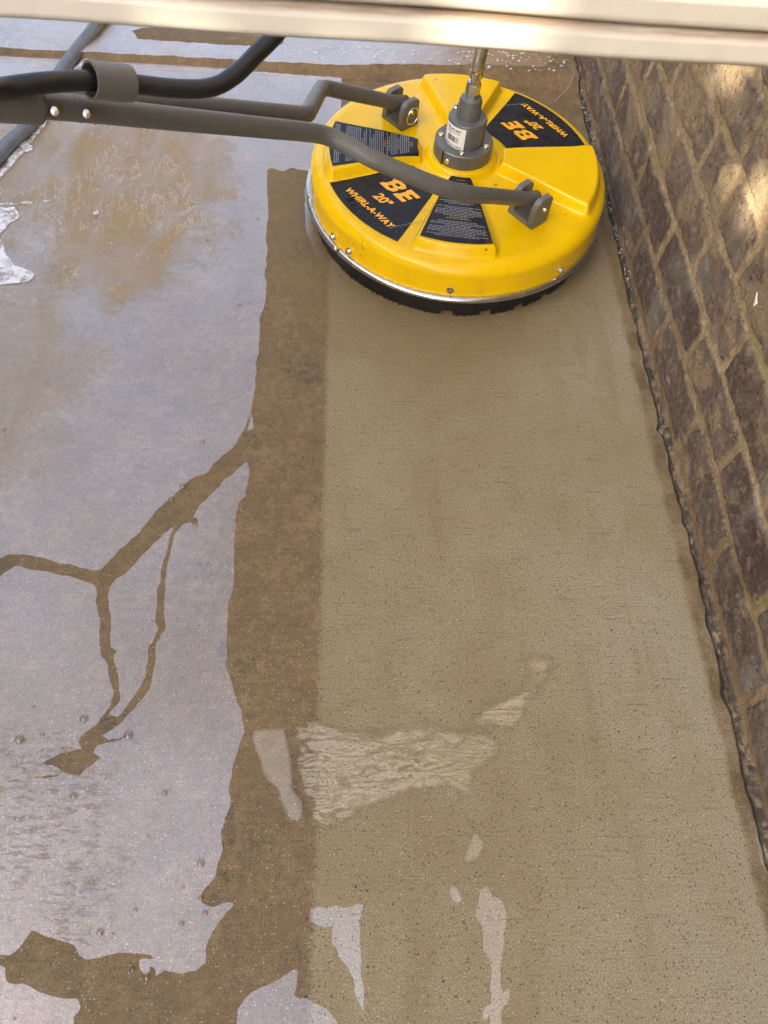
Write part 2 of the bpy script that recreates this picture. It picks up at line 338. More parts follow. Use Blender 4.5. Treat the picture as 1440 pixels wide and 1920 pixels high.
def film(name, base, warm=False, swirl=False, plain=False):
    m = bpy.data.materials.new(name); m.use_nodes = True; t = NT.__new__(NT); t.m = m; t.t = m.node_tree; t.b = m.node_tree.nodes['Principled BSDF']
    X = t.xyz(); x, y = X[0], X[1]
    lw = t.n('ShaderNodeFresnel'); lw.inputs['IOR'].default_value = 1.33
    fr = t.math('ADD', t.math('MULTIPLY', lw.outputs[0], 4.0), base)
    rip = t.noise(1, 3, .5, vec=t.mapp((10, 7, 1)), dist=1.0)
    rip2 = t.noise(1, 2, .5, vec=t.mapp((60, 38, 1)), dist=.6)
    n = t.noise(6, 4, .6)
    fac = t.math('MULTIPLY', fr, t.ramp(n, .3, .7, .86, 1.08))
    if swirl:
        st = None
        for (qx, qy, r0) in ((70, 1500, .085), (150, 1640, .05), (130, 1745, .035), (40, 1600, .05)):
            gq = G(qx, qy); rr = t.n('ShaderNodeVectorMath', operation='DISTANCE'); t.set(rr.inputs[0], t.P()); rr.inputs[1].default_value = (gq.x, gq.y, 0)
            zq = t.ramp(t.math('ADD', rr.outputs['Value'], t.math('MULTIPLY', t.math('SUBTRACT', t.noise(14, 4, .7), .5), .10)), r0+.03, r0-.03); st = zq if st is None else t.math('MAXIMUM', st, zq)
        hol = t.ramp(t.noise(1, 4, .7, vec=t.mapp((60, 190, 1)), dist=.8), .46, .64)
        fac = t.math('MULTIPLY', fac, t.math('SUBTRACT', 1., t.math('MULTIPLY', t.math('MULTIPLY', hol, st), .62)))
    gl = t.n('ShaderNodeBsdfGlossy');     # ripples: stronger in the far corner by the hose, where the water still runs
    run = t.math('MULTIPLY', t.ramp(y, .95, 1.35), t.ramp(x, -.10, -.30))
    run = t.math('MAXIMUM', run, t.math('MULTIPLY', t.ramp(y, .30, .05), t.ramp(x, -.22, -.32)))
    b1 = t.bump(rip2, .02, .003); q = b1.node; t.set(q.inputs['Strength'], t.ramp(run, 0, 1, .004, .16))
    fine = t.noise(420, 3, .75); b2 = t.bump(fine, .30, .0008, b1)
    fac = t.math('MULTIPLY', fac, t.ramp(fine, .32, .68, t.ramp(y, 1.1, .2, .97, .72), t.ramp(y, 1.1, .2, 1.03, 1.18)))
    t.set(gl.inputs['Normal'], b2); gl.inputs['Roughness'].default_value = .22
    tr = t.n('ShaderNodeBsdfTransparent')
    if swirl:
        # streaks: tan reflection of a tree painted into the water colour
        m2 = t.noise(5.5, 5, .6, dist=.5)
        wv = t.noise(1, 5, .62, vec=t.mapp((16, 7, 1), rot=(0, 0, rad(-18))), dist=.7)
        g0 = G(235, 345); g1 = G(20, 700); g2 = G(90, 300)
        def zone_at(c, r0, sy, soft, am):
            r1 = t.n('ShaderNodeVectorMath', operation='DISTANCE'); t.set(r1.inputs[0], t.mapp((1, sy, 1))); r1.inputs[1].default_value = (c.x, c.y*sy, 0)
            return t.math('MULTIPLY', t.ramp(t.math('ADD', r1.outputs['Value'], t.math('MULTIPLY', t.math('SUBTRACT', t.noise(10, 6, .72), .5), .30)), r0+soft, r0-soft), am)
        zone = t.math('MAXIMUM', zone_at(g0, .185, .66, .045, 1.), zone_at(g1, .11, .55, .05, .6)); zone = t.math('MAXIMUM', zone, zone_at(g2, .13, .8, .04, .9))
        tree_tint = t.math('MULTIPLY', zone, t.ramp(wv, .30, .66, .95, .5))
        fac = t.math('MULTIPLY', fac, t.math('SUBTRACT', 1., tree_tint))
        df = t.n('ShaderNodeBsdfDiffuse'); df.inputs['Color'].default_value = (.50, .35, .165, 1)
        veins = t.math('ABSOLUTE', t.math('SUBTRACT', t.noise(1, 4, .6, vec=t.mapp((38, 15, 1), rot=(0, 0, rad(-18))), dist=1.3), .5))
        foam = t.math('MULTIPLY', t.math('MULTIPLY', t.ramp(veins, .035, .0, 0, .55), t.ramp(m2, .35, .6)), t.math('MULTIPLY', t.ramp(y, .55, .95), t.ramp(x, -.15, -.25, .0, .5)))
        mx0 = t.n('ShaderNodeMixShader'); t.set(mx0.inputs[0], t.math('MULTIPLY', tree_tint, .5)); t.t.links.new(tr.outputs[0], mx0.inputs[1]); t.t.links.new(df.outputs[0], mx0.inputs[2])
        df2 = t.n('ShaderNodeBsdfDiffuse'); df2.inputs['Color'].default_value = (.72, .66, .58, 1)
        haze = t.n('ShaderNodeMixShader'); t.set(haze.inputs[0], t.math('MAXIMUM', foam, .05)); t.t.links.new(mx0.outputs[0], haze.inputs[1]); t.t.links.new(df2.outputs[0], haze.inputs[2])
        under = haze.outputs[0]
    elif warm:  # warm reflected light painted as a pale diffuse tint
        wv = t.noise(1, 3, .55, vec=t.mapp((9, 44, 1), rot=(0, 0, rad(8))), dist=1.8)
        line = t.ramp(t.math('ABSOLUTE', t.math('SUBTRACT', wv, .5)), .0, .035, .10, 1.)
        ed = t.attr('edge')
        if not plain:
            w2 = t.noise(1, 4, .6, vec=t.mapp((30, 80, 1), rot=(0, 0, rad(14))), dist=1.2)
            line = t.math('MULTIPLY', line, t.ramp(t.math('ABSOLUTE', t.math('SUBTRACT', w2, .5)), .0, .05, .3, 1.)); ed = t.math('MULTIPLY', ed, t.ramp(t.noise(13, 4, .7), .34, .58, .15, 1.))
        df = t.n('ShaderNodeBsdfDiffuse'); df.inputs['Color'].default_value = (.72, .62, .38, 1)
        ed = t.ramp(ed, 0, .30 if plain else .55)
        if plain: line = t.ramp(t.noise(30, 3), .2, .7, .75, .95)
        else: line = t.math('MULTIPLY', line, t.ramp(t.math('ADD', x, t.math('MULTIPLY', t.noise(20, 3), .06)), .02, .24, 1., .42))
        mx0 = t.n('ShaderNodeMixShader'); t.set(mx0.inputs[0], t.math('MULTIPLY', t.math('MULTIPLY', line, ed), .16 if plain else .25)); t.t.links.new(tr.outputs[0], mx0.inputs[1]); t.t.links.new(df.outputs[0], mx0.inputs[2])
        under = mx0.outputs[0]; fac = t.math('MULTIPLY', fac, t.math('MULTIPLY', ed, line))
    else: under = tr.outputs[0]
    t.set(gl.inputs['Color'], t.mix(fac, (0, 0, 0), (.93, .86, .82))); tr.inputs['Color'].default_value = (.93, .93, .93, 1)
    mx = t.n('ShaderNodeAddShader'); t.t.links.new(under, mx.inputs[0]); t.t.links.new(gl.outputs[0], mx.inputs[1])
    t.t.links.new(mx.outputs[0], t.t.nodes['Material Output'].inputs[0])
    return m
M_FILM = film('standing_water', .135, swirl=True)
M_SHARD = film('thin_water', .15)
M_WAVE = film('warm_reflection', .015, warm=True); M_PALE = film('pale_reflection', .03, warm=True, plain=True)
def foam_mat():
    t = NT('soap_foam'); n = t.noise(26, 6, .75, dist=.3)
    t.set(t.b.inputs['Alpha'], t.math('MULTIPLY', t.ramp(t.math('ADD', n, t.math('MULTIPLY', t.math('SUBTRACT', t.noise(150, 3, .7), .5), .35)), .34, .58, .10, .95), t.ramp(t.attr('edge'), 0, .12))); return t.out((.78, .78, .80), .8, spec=.2)
M_FOAM = foam_mat(); M_FSPK = simple('white_froth', (.62, .63, .66), .3)
def glassy():
    t = NT('clear_bubble_skin'); lw = t.n('ShaderNodeLayerWeight'); lw.inputs[0].default_value = .35
    gl = t.n('ShaderNodeBsdfGlossy'); gl.inputs['Roughness'].default_value = .03; tr = t.n('ShaderNodeBsdfTransparent'); tr.inputs[0].default_value = (.80, .74, .64, 1)
    mx = t.n('ShaderNodeMixShader'); t.set(mx.inputs[0], t.ramp(lw.outputs['Facing'], .2, 1, .10, .75)); t.t.links.new(tr.outputs[0], mx.inputs[1]); t.t.links.new(gl.outputs[0], mx.inputs[2])
    t.t.links.new(mx.outputs[0], t.t.nodes['Material Output'].inputs[0]); return t.m
M_BUB = glassy()
M_LAWN = simple('lawn_green', (.06, .09, .025), .9, 0, .4, 20, .5)
M_BLOCK = simple('blocker_boards', (.28, .17, .09), .8, 0, .4, 12, .4)
M_GRIT = simple('dark_grit', (.03, .025, .02), .7)

# ------------------------------------------------------------------ ground
def slab_edge(y):
    e = .5140 + (fbm(y*9, 0*y, 3, 3)-.5)*.007 + (fbm(y*60, 0*y+4, 3, 5)-.5)*.006
    hole = np.exp(-((y-.655)/.010)**2)*.006 + np.exp(-((y-.325)/.02)**2)*.005 + np.exp(-((y-.225)/.012)**2)*.004 + np.exp(-((y-.49)/.012)**2)*.004
    return e-hole
def far_slab(y, x):      # profile of the joint and of the slab beyond it
    wob = (fbm(x*14, y*0, 3, 31)-.5)*.006
    yy = y+wob
    h = .015*sst(1.560, 1.590, yy) - .010*np.exp(-((yy-1.553)/.0045)**2) - .0035*np.exp(-((yy-1.637)/.004)**2)
    return h
gv = []; gf = []; am = []; ac = []; ak = []; off = 0
def addgrid(xs, ys, fn):
    global off
    Xg, Yg = np.meshgrid(xs, ys, indexing='ij'); Z, mo, ch, cr = fn(Xg, Yg)
    gv.append(np.stack([Xg, Yg, Z], -1).reshape(-1, 3)); f = grid_faces(len(xs), len(ys))[:, ::-1]; gf.append(f+off); off += Xg.size
    for L, a in ((am, mo), (ac, ch), (ak, cr)): L.append(a.ravel())
zero = lambda X: X*0
addgrid(np.array([-6, -1.2]), np.array([-5, -.6, 1.5]), lambda X, Y: (zero(X),)*4)
addgrid(np.array([-1.2, .44]), np.linspace(-5, 1.5, 14), lambda X, Y: (zero(X),)*4)
ysj = np.concatenate([np.arange(1.5, 1.70, .0015), [1.75, 2.2, 6.0]])
addgrid(np.array([-6., -1.2]), ysj, lambda X, Y: (far_slab(Y, X),)+(zero(X),)*3)
addgrid(np.arange(-1.2, .4401, .01), ysj, lambda X, Y: (far_slab(Y, X),)+(zero(X),)*3)
def strip(X, Y):
    e = slab_edge(Y); w = .0018 + .0036*fbm(Y*25, Y*0, 3, 8); d = X-e
    top = -.004*sst(-.006, 0, d)**2 + far_slab(Y, X)
    led = -.006 + .008*sst(.0, .02, d) + (fbm(X*160, Y*30, 4, 12)-.5)*.006+(fbm(X*260, Y*200, 3, 13)-.5)*.005 - .006*sst(.5, .62, fbm(Y*7, X*0, 2, 40))
    crack = (d > 0) & (d < w)
    Z = np.where(d <= 0, top, np.where(crack, -.016, led))
    mo = (d > w).astype(float)
    ch = sst(-.010+.008*fbm(Y*30, Y*0, 2, 91), -.001, d)*(d <= 0)*sst(.44, .58, fbm(Y*16, X*30, 3, 21))*.9
    return Z, mo, ch*.8, crack.astype(float)
xs = np.concatenate([np.arange(.44, .494, .006), np.arange(.494, .560, .0013)])
addgrid(xs, np.concatenate([[-5, -1], np.arange(-.4, 2.0, .003), [3, 6]]), strip)
V = np.concatenate(gv); F = np.concatenate(gf)
ground = obj('patio_slab', V, F, M_CON, smooth=True, attrs=dict(mortar=np.concatenate(am), chip=np.concatenate(ac), crack=np.concatenate(ak)))
tag(ground, 'tan broom finished concrete patio, washed beside the wall and dirty to the left', 'concrete', kind='structure')
lawn = obj('ground', [(-60, -60, -.03), (60, -60, -.03), (60, 60, -.03), (-60, 60, -.03)], [(0, 1, 2, 3)], M_LAWN, smooth=False)
tag(lawn, 'green lawn around the patio', 'ground', kind='structure')

# ------------------------------------------------------------------ water films (outlines surveyed on the slab)
def inpoly(p, poly):
    x, y = p; c = False; n = len(poly); j = n-1
    for i in range(n):
        xi, yi = poly[i]; xj, yj = poly[j]
        if (yi > y) != (yj > y) and x < (xj-xi)*(y-yi)/(yj-yi)+xi: c = not c
        j = i
    return c
def rough_poly(pix, amp=.0026, step=.004, conv=True):
    P = [G(*p).xy for p in pix] if conv else [Vector(p) for p in pix]; out = []
    for i, a in enumerate(P):
        b = P[(i+1) % len(P)]; n = max(1, int((b-a).length/step)); nn = Vector((-(b-a).y, (b-a).x)); nn = nn.normalized() if nn.length > 0 else nn
        for k in range(n):
            q = a.lerp(b, k/n)
            o = (float(fbm(q.x*75, q.y*75, 4, 77))-.5)*2.6*amp
            out.append(tuple(q+nn*o) if k else tuple(q+nn*o*.5))
    return out
def sheet(name, outer, holes, z, mat, label, cat, kind=None, base=None, group=None, edge=False, th=.0009):
    polys = outer+holes; vs = []; es = []
    for p in polys:
        n = len(vs); vs += [Vector(q) for q in p]; es += [(n+i, n+(i+1) % len(p)) for i in range(len(p))]
    if edge:
        for p in outer:
            xs_ = [q[0] for q in p]; ys_ = [q[1] for q in p]; x = min(xs_)
            while x < max(xs_):
                y = min(ys_)
                while y < max(ys_):
                    if inpoly((x, y), p): vs.append(Vector((x, y)))
                    y += .006
                x += .006
    r = delaunay_2d_cdt(vs, es, [], 0, 1e-7); V2, _, F2 = r[0], r[1], r[2]
    keep = []
    for f in F2:
        c = sum((V2[i] for i in f), Vector((0, 0)))/len(f)
        if any(inpoly(c, p) for p in outer) and not any(inpoly(c, p) for p in holes): keep.append(f)
    keep = [f if (V2[f[1]]-V2[f[0]]).cross(V2[f[2]]-V2[f[0]]) > 0 else f[::-1] for f in keep]
    vv = [(q.x, q.y, z) for q in V2]; at = None
    if edge:
        B = np.array([q for p in polys for q in p]); A = np.array([tuple(q) for q in V2])
        dd = np.sqrt(((A[:, None, :]-B[None])**2).sum(-1)).min(1); at = dict(edge=sst(0, .018, dd))
    o = obj(name, vv, keep, mat, smooth=False, attrs=at, base=base)
    return tag(o, label, cat, group, kind)
Z1 = .0016
main_px = [(-250, 96), (0, 106), (300, 120), (560, 142), (640, 148), (640, 205), (588, 300), (580, 322), (562, 320), (548, 316), (530, 322), (510, 316), (502, 320), (501, 360), (503, 410), (500, 440),
    (502, 470), (497, 520), (499, 560), (490, 590), (486, 620), (485, 660), (480, 700), (478, 740), (468, 782), (455, 812), (438, 838), (405, 868), (385, 888), (360, 900), (330, 925), (290, 962),
    (262, 1000), (225, 1030), (190, 1068), (176, 1070), (140, 1062), (90, 1050), (45, 1040), (15, 1040), (-40, 1065), (-260, 1120), (-260, 1150), (-20, 1095), (30, 1062), (80, 1072), (120, 1080),
    (165, 1092), (178, 1099), (182, 1110), (179, 1130), (188, 1160), (186, 1190), (190, 1222), (202, 1245), (205, 1270), (214, 1300), (210, 1320), (190, 1345), (168, 1370), (150, 1385), (155, 1405), (118, 1412), (80, 1432), (110, 1440), (128, 1452),
    (-260, 1500), (-260, 1790), (-60, 1800), (10, 1812), (14, 1838), (60, 1850), (85, 1862), (146, 1872), (152, 1890), (140, 1905), (142, 1960), (-40, 2060), (-400, 2060), (-400, 100)]
right_px = [(222, 1345), (235, 1330), (250, 1310), (262, 1290), (275, 1262), (278, 1235), (280, 1212), (289, 1205), (293, 1212), (292, 1240), (285, 1280), (270, 1310), (240, 1340), (226, 1358), (200, 1372), (192, 1388), (222, 1388), (240, 1376), (252, 1378), (232, 1384),
    (200, 1394), (182, 1398), (176, 1412), (196, 1410), (190, 1422), (165, 1440), (150, 1455), (128, 1452)]
# the part right of the long branch
inner_px = [(463, 866), (466, 880), (464, 905), (461, 930), (447, 945), (443, 960), (440, 1000), (438, 1050), (440, 1090), (430, 1130), (426, 1180), (425, 1225), (422, 1248), (432, 1275), (445, 1310), (455, 1345), (459, 1372), (448, 1398),
    (438, 1430), (432, 1470), (432, 1505), (422, 1535), (415, 1560), (418, 1590), (405, 1640), (382, 1668), (376, 1688), (390, 1696), (410, 1698), (438, 1694), (420, 1720), (400, 1745), (388, 1775), (384, 1805), (368, 1822), (340, 1826), (310, 1818),
    (295, 1828), (290, 1814), (282, 1812), (275, 1828), (266, 1818), (262, 1800), (290, 1798), (280, 1790), (245, 1785), (215, 1788), (180, 1796), (160, 1800), (148, 1790), (140, 1772), (60, 1745), (20, 1790), (-260, 1790), (-260, 1500),
    (128, 1452), (150, 1455), (165, 1440), (190, 1422), (176, 1412), (182, 1398), (200, 1394), (232, 1384), (252, 1378), (240, 1376), (222, 1388), (205, 1388), (192, 1380), (200, 1372), (226, 1358), (240, 1340), (270, 1310), (285, 1280), (292, 1240), (293, 1206), (302, 1190), (311, 1180),
    (306, 1150), (309, 1110), (312, 1070), (320, 1030), (330, 1000), (342, 985), (356, 980), (368, 985), (372, 978), (362, 970), (375, 945), (395, 928), (412, 915), (420, 900), (440, 888)]
left_px = [(330, 985), (318, 1005), (312, 1040), (304, 1070), (297, 1100), (294, 1140), (291, 1165), (297, 1182), (288, 1205), (280, 1212), (278, 1235), (275, 1262), (262, 1290), (250, 1310), (235, 1330), (222, 1345), (205, 1340), (215, 1328), (226, 1310), (225, 1285), (219, 1260), (214, 1235), (220, 1222), (208, 1215), (209, 1180), (204, 1140), (205, 1110), (212, 1095), (250, 1062), (290, 1020), (310, 1000)]
flow = [rough_poly(main_px), rough_poly(inner_px), rough_poly(left_px)]
tiny = [rough_poly([(472, 775), (476, 805), (464, 808)], .0005)]
water = sheet('water', flow+tiny, [], Z1, M_FILM, None, None, kind='structure')
water['label'] = 'thin sheet of water reflecting the sky, with painted tree reflections, over the dirty concrete'
shards = [
 ([(583, 1703), (600, 1700), (612, 1704), (630, 1695), (655, 1700), (679, 1696), (678, 1718), (672, 1728), (676, 1770), (677, 1810), (676, 1830), (682, 1870), (682, 1895), (672, 1880), (666, 1845), (655, 1815), (640, 1800), (630, 1775), (622, 1770), (626, 1735), (605, 1736), (583, 1728)], 'pale wedge shaped film of water near the bottom edge with a ragged top'),
 ([(898, 1668), (912, 1660), (922, 1680), (940, 1686), (948, 1715), (943, 1760), (940, 1800), (938, 1840), (942, 1862), (955, 1850), (950, 1880), (938, 1895), (940, 1935), (922, 1935), (918, 1900), (905, 1912), (908, 1890), (922, 1880), (920, 1840), (918, 1800), (904, 1780), (902, 1740), (890, 1720), (894, 1700)], 'long narrow trickle of water running down towards the bottom edge'),
 ([(845, 1664), (856, 1668), (866, 1685), (860, 1694), (850, 1690), (843, 1676)], 'smallest pale film of water, beside the top of the long trickle'),
 ([(444, 1890), (470, 1862), (500, 1850), (540, 1828), (556, 1818), (556, 1842), (551, 1866), (580, 1874), (596, 1882), (612, 1890), (640, 1930), (640, 1990), (460, 1990), (446, 1930)], 'broad pale puddle film cut off by the bottom edge'),
 ([(574, 345), (571, 395), (573, 430), (588, 472), (612, 508), (640, 536), (644, 522), (618, 490), (597, 455), (583, 415), (579, 380), (578, 348)], 'thin bright crescent of water hugging the brush of the yellow cleaner')]
for px, lb in shards:
    P = rough_poly(px, .0026, .003); c = sum((Vector(p) for p in P), Vector((0, 0)))/len(P)
    sheet('puddle', [P], [], Z1+.0004, M_SHARD, lb, 'puddle', base=(c.x, c.y, 0), group='pale films of water on the concrete')
waves = [  # patches of light mirrored on the wet ground, painted as thin sheets
 ([(465, 1370), (500, 1363), (536, 1360), (545, 1400), (552, 1440), (552, 1480), (570, 1500), (572, 1540), (560, 1550), (535, 1535), (522, 1505), (515, 1478), (495, 1468), (480, 1420)], 'pale painted light patch across the dark strip of concrete'),
 ([(546, 1352), (600, 1350), (640, 1368), (690, 1372), (740, 1362), (800, 1352), (860, 1368), (920, 1372), (940, 1395), (928, 1430), (890, 1450), (882, 1500), (840, 1480), (760, 1490), (690, 1520), (620, 1560), (566, 1550), (553, 1480), (552, 1420)], 'widest rippled patch of painted reflected light in the middle of the washed concrete'),
 ([(860, 1375), (905, 1318), (950, 1300), (975, 1285), (985, 1250), (950, 1245), (990, 1228), (1040, 1230), (1035, 1265), (1000, 1310), (985, 1350), (950, 1375), (915, 1362)], 'curling tail of painted reflected light reaching up to the right'),
 ([(868, 1618), (875, 1580), (895, 1555), (910, 1580), (900, 1610), (880, 1622)], 'small pale spot of painted reflected light below the rippled patch')]
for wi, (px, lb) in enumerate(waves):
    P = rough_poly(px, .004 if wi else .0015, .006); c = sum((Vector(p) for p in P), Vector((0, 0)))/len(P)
    sheet('painted_reflection', [P], [], Z1+.0008, M_PALE if wi in (0, 3) else M_WAVE, lb, 'silty puddle', base=(c.x, c.y, 0), group='painted rippled patches of reflected light', edge=True)  # the silty puddles here are painted reflected light
far_px = [(-500, 88), (-500, -60), (900, -60), (900, 120), (700, 118), (560, 108), (400, 96), (200, 80), (0, 68)]
farfilm = sheet('water', [[tuple(q) for q in rough_poly([(-1.2, 1.569), (.0, 1.571), (.10, 1.585), (.22, 1.592), (.30, 1.60), (.44, 1.606), (.47, 1.66), (.46, 1.8), (.49, 2.1), (.49, 3.0), (-2.5, 3.2), (-2.5, 1.569)], .004, .01, False)]],
    [rough_poly([(250, 72), (280, 66), (330, 62), (395, 62), (440, 72), (500, 86), (532, 88), (530, 98), (440, 100), (380, 96), (330, 92), (262, 88)], .004, .006)], .0166, M_SHARD, 'thin sheet of water shining on the raised slab beyond the joint', None, kind='structure')
# foam
foams = [([(172, 96), (182, 99), (150, 140), (122, 180), (98, 222), (60, 272), (24, 316), (-10, 350), (-10, 336), (12, 306), (48, 262), (84, 212), (110, 168), (140, 128)], 'ragged line of white froth along the side of the grey hose'),
         ([(-60, 388), (30, 390), (40, 408), (18, 425), (0, 445), (12, 470), (30, 500), (72, 516), (60, 530), (0, 537), (-60, 545)], 'white soap foam spreading in from the left edge'),
         ([(-40, 384), (60, 380), (120, 372), (122, 377), (60, 386), (-40, 392)], 'thin line of white foam above the large foam patch'),
         ([(40, 279), (52, 272), (66, 275), (62, 285), (48, 289)], 'small round blob of foam beside the grey hose'),
         ([(174, 400), (181, 391), (190, 395), (188, 404), (178, 406)], 'tiny foam blob with a dark speck in the open water')]
for i, (px, lb) in enumerate(foams):
    P = rough_poly(px, .003, .005); c = sum((Vector(p) for p in P), Vector((0, 0)))/len(P)
    sheet('foam', [P], [], Z1+.0018, M_FOAM, lb, 'foam', base=(c.x, c.y, 0), edge=True)

# scattered froth by the joint and along the foot of the wall
R9 = random.Random(4); fm = MB()
def blob(c, rr):
    n = 9; pts = [Vector((c.x+math.cos(2*PI*k/n)*rr*R9.uniform(.6, 1.2), c.y+math.sin(2*PI*k/n)*rr*R9.uniform(.5, 1.), c.z)) for k in range(n)]
    fm.add([c+Vector((0, 0, rr*.35))]+pts, [(0, 1+k, 1+(k+1) % n) for k in range(n)])
for i in range(230):
    px = R9.uniform(520, 1060); py = 84+(px-520)*.03+abs(R9.gauss(0, 22)); q = G(px, min(py, 132), .0168)
    if q.y > 1.585: blob(q, R9.choice([.0012, .002, .0035]))
for i in range(80):
    y = R9.uniform(.95, 1.55); blob(Vector((.5165+R9.gauss(0, .0025), y, .002)), R9.uniform(.0007, .0018))
tag(fm.build('foam_specks', M_FSPK), 'scattered white froth specks on the wet slab and in the wall joint', 'foam', kind='stuff')
# bubbles
def dome(c, r):
    v = []; f = []; n, m = 18, 8
    for i in range(m+1):
        a = PI/2*i/m
        for k in range(n): v.append(c+Vector((math.cos(2*PI*k/n)*r*math.cos(a), math.sin(2*PI*k/n)*r*math.cos(a), r*.75*math.sin(a))))
    for i in range(m):
        for k in range(n): f.append((i*n+k, i*n+(k+1) % n, (i+1)*n+(k+1) % n, (i+1)*n+k))
    return v, f
bub = [(158, 1347, 9, 'large clear bubble left of the forked tip of the dry branch shape'), (241, 1378, 10, 'largest clear bubble touching the forked tip of the dry branch shape'), (139, 1492, 8, 'white rimmed bubble below the ragged end of the branch shape'),
       (37, 1386, 10, 'large double bubble near the left edge beside the rippled water'), (79, 1377, 5, 'small bubble just right of the large double bubble near the left edge'), (63, 1325, 4, 'tiny bubble above the large double bubble near the left edge'),
       (309, 1486, 7, 'brown tinted bubble alone in the middle of the lower sky reflection'), (377, 1618, 8, 'brown bubble with a dark spot just left of the dirty strip'), (279, 1567, 4, 'tiny bubble alone between two larger brown bubbles'), (343, 1663, 4, 'tiny brown bubble up left of the corner where the film meets the dirty strip'),
       (377, 1684, 6, 'bubble on the very edge of the film where the dirty strip bulges left'), (254, 1706, 5, 'small oval bubble left of the slanting brown one near the bottom'), (385, 1712, 6, 'elongated bubble just below the bulge of the dirty strip'), (341, 1732, 6, 'slanting brown bubble between the elongated one and the oval one'),
       (188, 1748, 8, 'brown ringed bubble just above the brown patch at the bottom left'), (212, 1750, 3, 'tiniest bubble right beside the brown ringed one'), (276, 1832, 8, 'bright round bubble on the lower rim of the film near the bottom'), (249, 1818, 6, 'bubble inside the small white island at the bottom left'),
       (27, 1910, 4, 'small bubble in the bottom left corner'), (148, 1847, 5, 'bubble at the right end of the bottom left puddle'), (344, 911, 8, 'upper of two ring bubbles above the thick branch shape'), (322, 936, 7, 'lower of two ring bubbles above the thick branch shape'),
       (366, 984, 6, 'bubble under the thick branch shape where the thin twig starts'), (295, 1197, 5, 'bubble breaking the thin twig shape in two'), (379, 828, 6, 'lone brown bubble above the joint of branch and dirty strip'), (387, 451, 4, 'small double bubble in the far water left of the yellow cover'),
       (484, 411, 4, 'brown bubble closest to the top of the dirty strip'), (449, 572, 4, 'small bubble left of the dirty strip level with the brush'), (8, 806, 5, 'white bubble at the left edge halfway up'), (181, 408, 4, 'tiny bubble clinging to the small foam blob')]
bp = None
for x, y, r, lb in bub:
    c = G(x, y, Z1+.0003); R = r*(CAMZ/-pr(x, y).z)/FPX*.92
    if bp is None:
        v, f = dome(Vector((0, 0, 0)), 1.0); bp = obj('water_bubble', v, f, M_BUB); b = bp
    else:
        b = bp.copy(); COL.objects.link(b)
    tag(b, lb, 'bubble', 'bubbles on the sheet of water'); b.location = c; b.scale = (R, R, R)

# ------------------------------------------------------------------ brick wall
ROWS = {0: [.01, .213, .417, .609, .812, 1.01, 1.217, 1.41, 1.62, 1.82], 1: [.108, .313, .516, .712, .93, 1.115, 1.326, 1.53, 1.73], 2: [0, .21, .42, .632, .822, 1.041, 1.25, 1.45, 1.66],
        3: [.11, .31, .51, .715, .838, .94, 1.14, 1.34, 1.54], 4: [0, .22, .43, .65, .855, 1.06, 1.27, 1.47, 1.68]}
def heads(k):
    h = ROWS.get(k) or [(.1 if k % 2 else 0)+.205*i for i in range(9)]
    a = h[0]; b = h[-1]; return np.array([a-.205*i for i in range(14, 0, -1)]+h+[b+.205*i for i in range(1, 16)])
def wall_patch(ys, zs):
    Y, Z = np.meshgrid(ys, zs, indexing='ij')
    wy = Y+(fbm(Y*11, Z*11, 2, 51)-.5)*.010+(fbm(Y*150, Z*150, 2, 53)-.5)*.0035; wz = Z+(fbm(Y*8+9, Z*11, 2, 52)-.5)*.009+(fbm(Y*150, Z*150, 2, 57)-.5)*.0035
    k = np.floor((wz-.009)/.0795).astype(int); dz = (wz-.009)-k*.0795; dz = np.minimum(dz, .0795-dz)-.0068
    dy = np.full(Y.shape, 9.); idx = np.zeros(Y.shape)
    for kk in np.unique(k):
        m = k == kk; h = heads(int(kk)); yy = wy[m]; i = np.clip(np.searchsorted(h, yy), 1, len(h)-1)
        dy[m] = np.minimum(np.abs(yy-h[i-1]), np.abs(h[i]-yy))-.0075; idx[m] = i
    # rounded corners
    a = np.maximum(0, .008-dy); b = np.maximum(0, .008-dz); d = .008-np.sqrt(a*a+b*b)
    d = d+(fbm(Y*70, Z*70, 4, 54)-.5)*.008
    mask = sst(-.0006, .0010, d)
    tone = hash2(idx.ravel(), k.ravel(), 9).reshape(Y.shape); hh = hash2(idx.ravel()+50, k.ravel(), 19).reshape(Y.shape)
    sm_th = .64-.13*sst(.55, 1.1, Y)-.10*sst(.12, .35, Z)
    smear = sst(sm_th, sm_th+.09, fbm(Y*13, Z*17, 5, 55))
    flake = sst(.50, .56, fbm(Y*38, Z*60, 4, 61))*sst(.2, .6, tone)
    bh = .0032+.0030*hh + (fbm(Y*30, Z*30, 4, 56)-.5)*.004 - .0018*flake + (fbm(Y*220, Z*220, 2, 59)-.5)*.0014
    mh = .0012+(fbm(Y*80, Z*80, 4, 58)-.5)*.0028+(fbm(Y*300, Z*300, 2, 60)-.5)*.0016
    gap = np.exp(-((d+.0008)/.0011)**2)*sst(.45, .6, fbm(Y*24, Z*24, 3, 66)); H = mh*(1-mask)+bh*mask + smear*.0012 - gap*.0025
    return np.stack([.5262-H, Y, Z], -1).reshape(-1, 3), grid_faces(len(ys), len(zs)), mask.ravel(), (tone+.3*(fbm(Y*9, Z*9, 3, 44)-.5)).ravel(), (smear*(.45+.55*fbm(Y*90, Z*90, 3, 62))).ravel()
wv = []; wf = []; A = [[], [], []]; o_ = 0
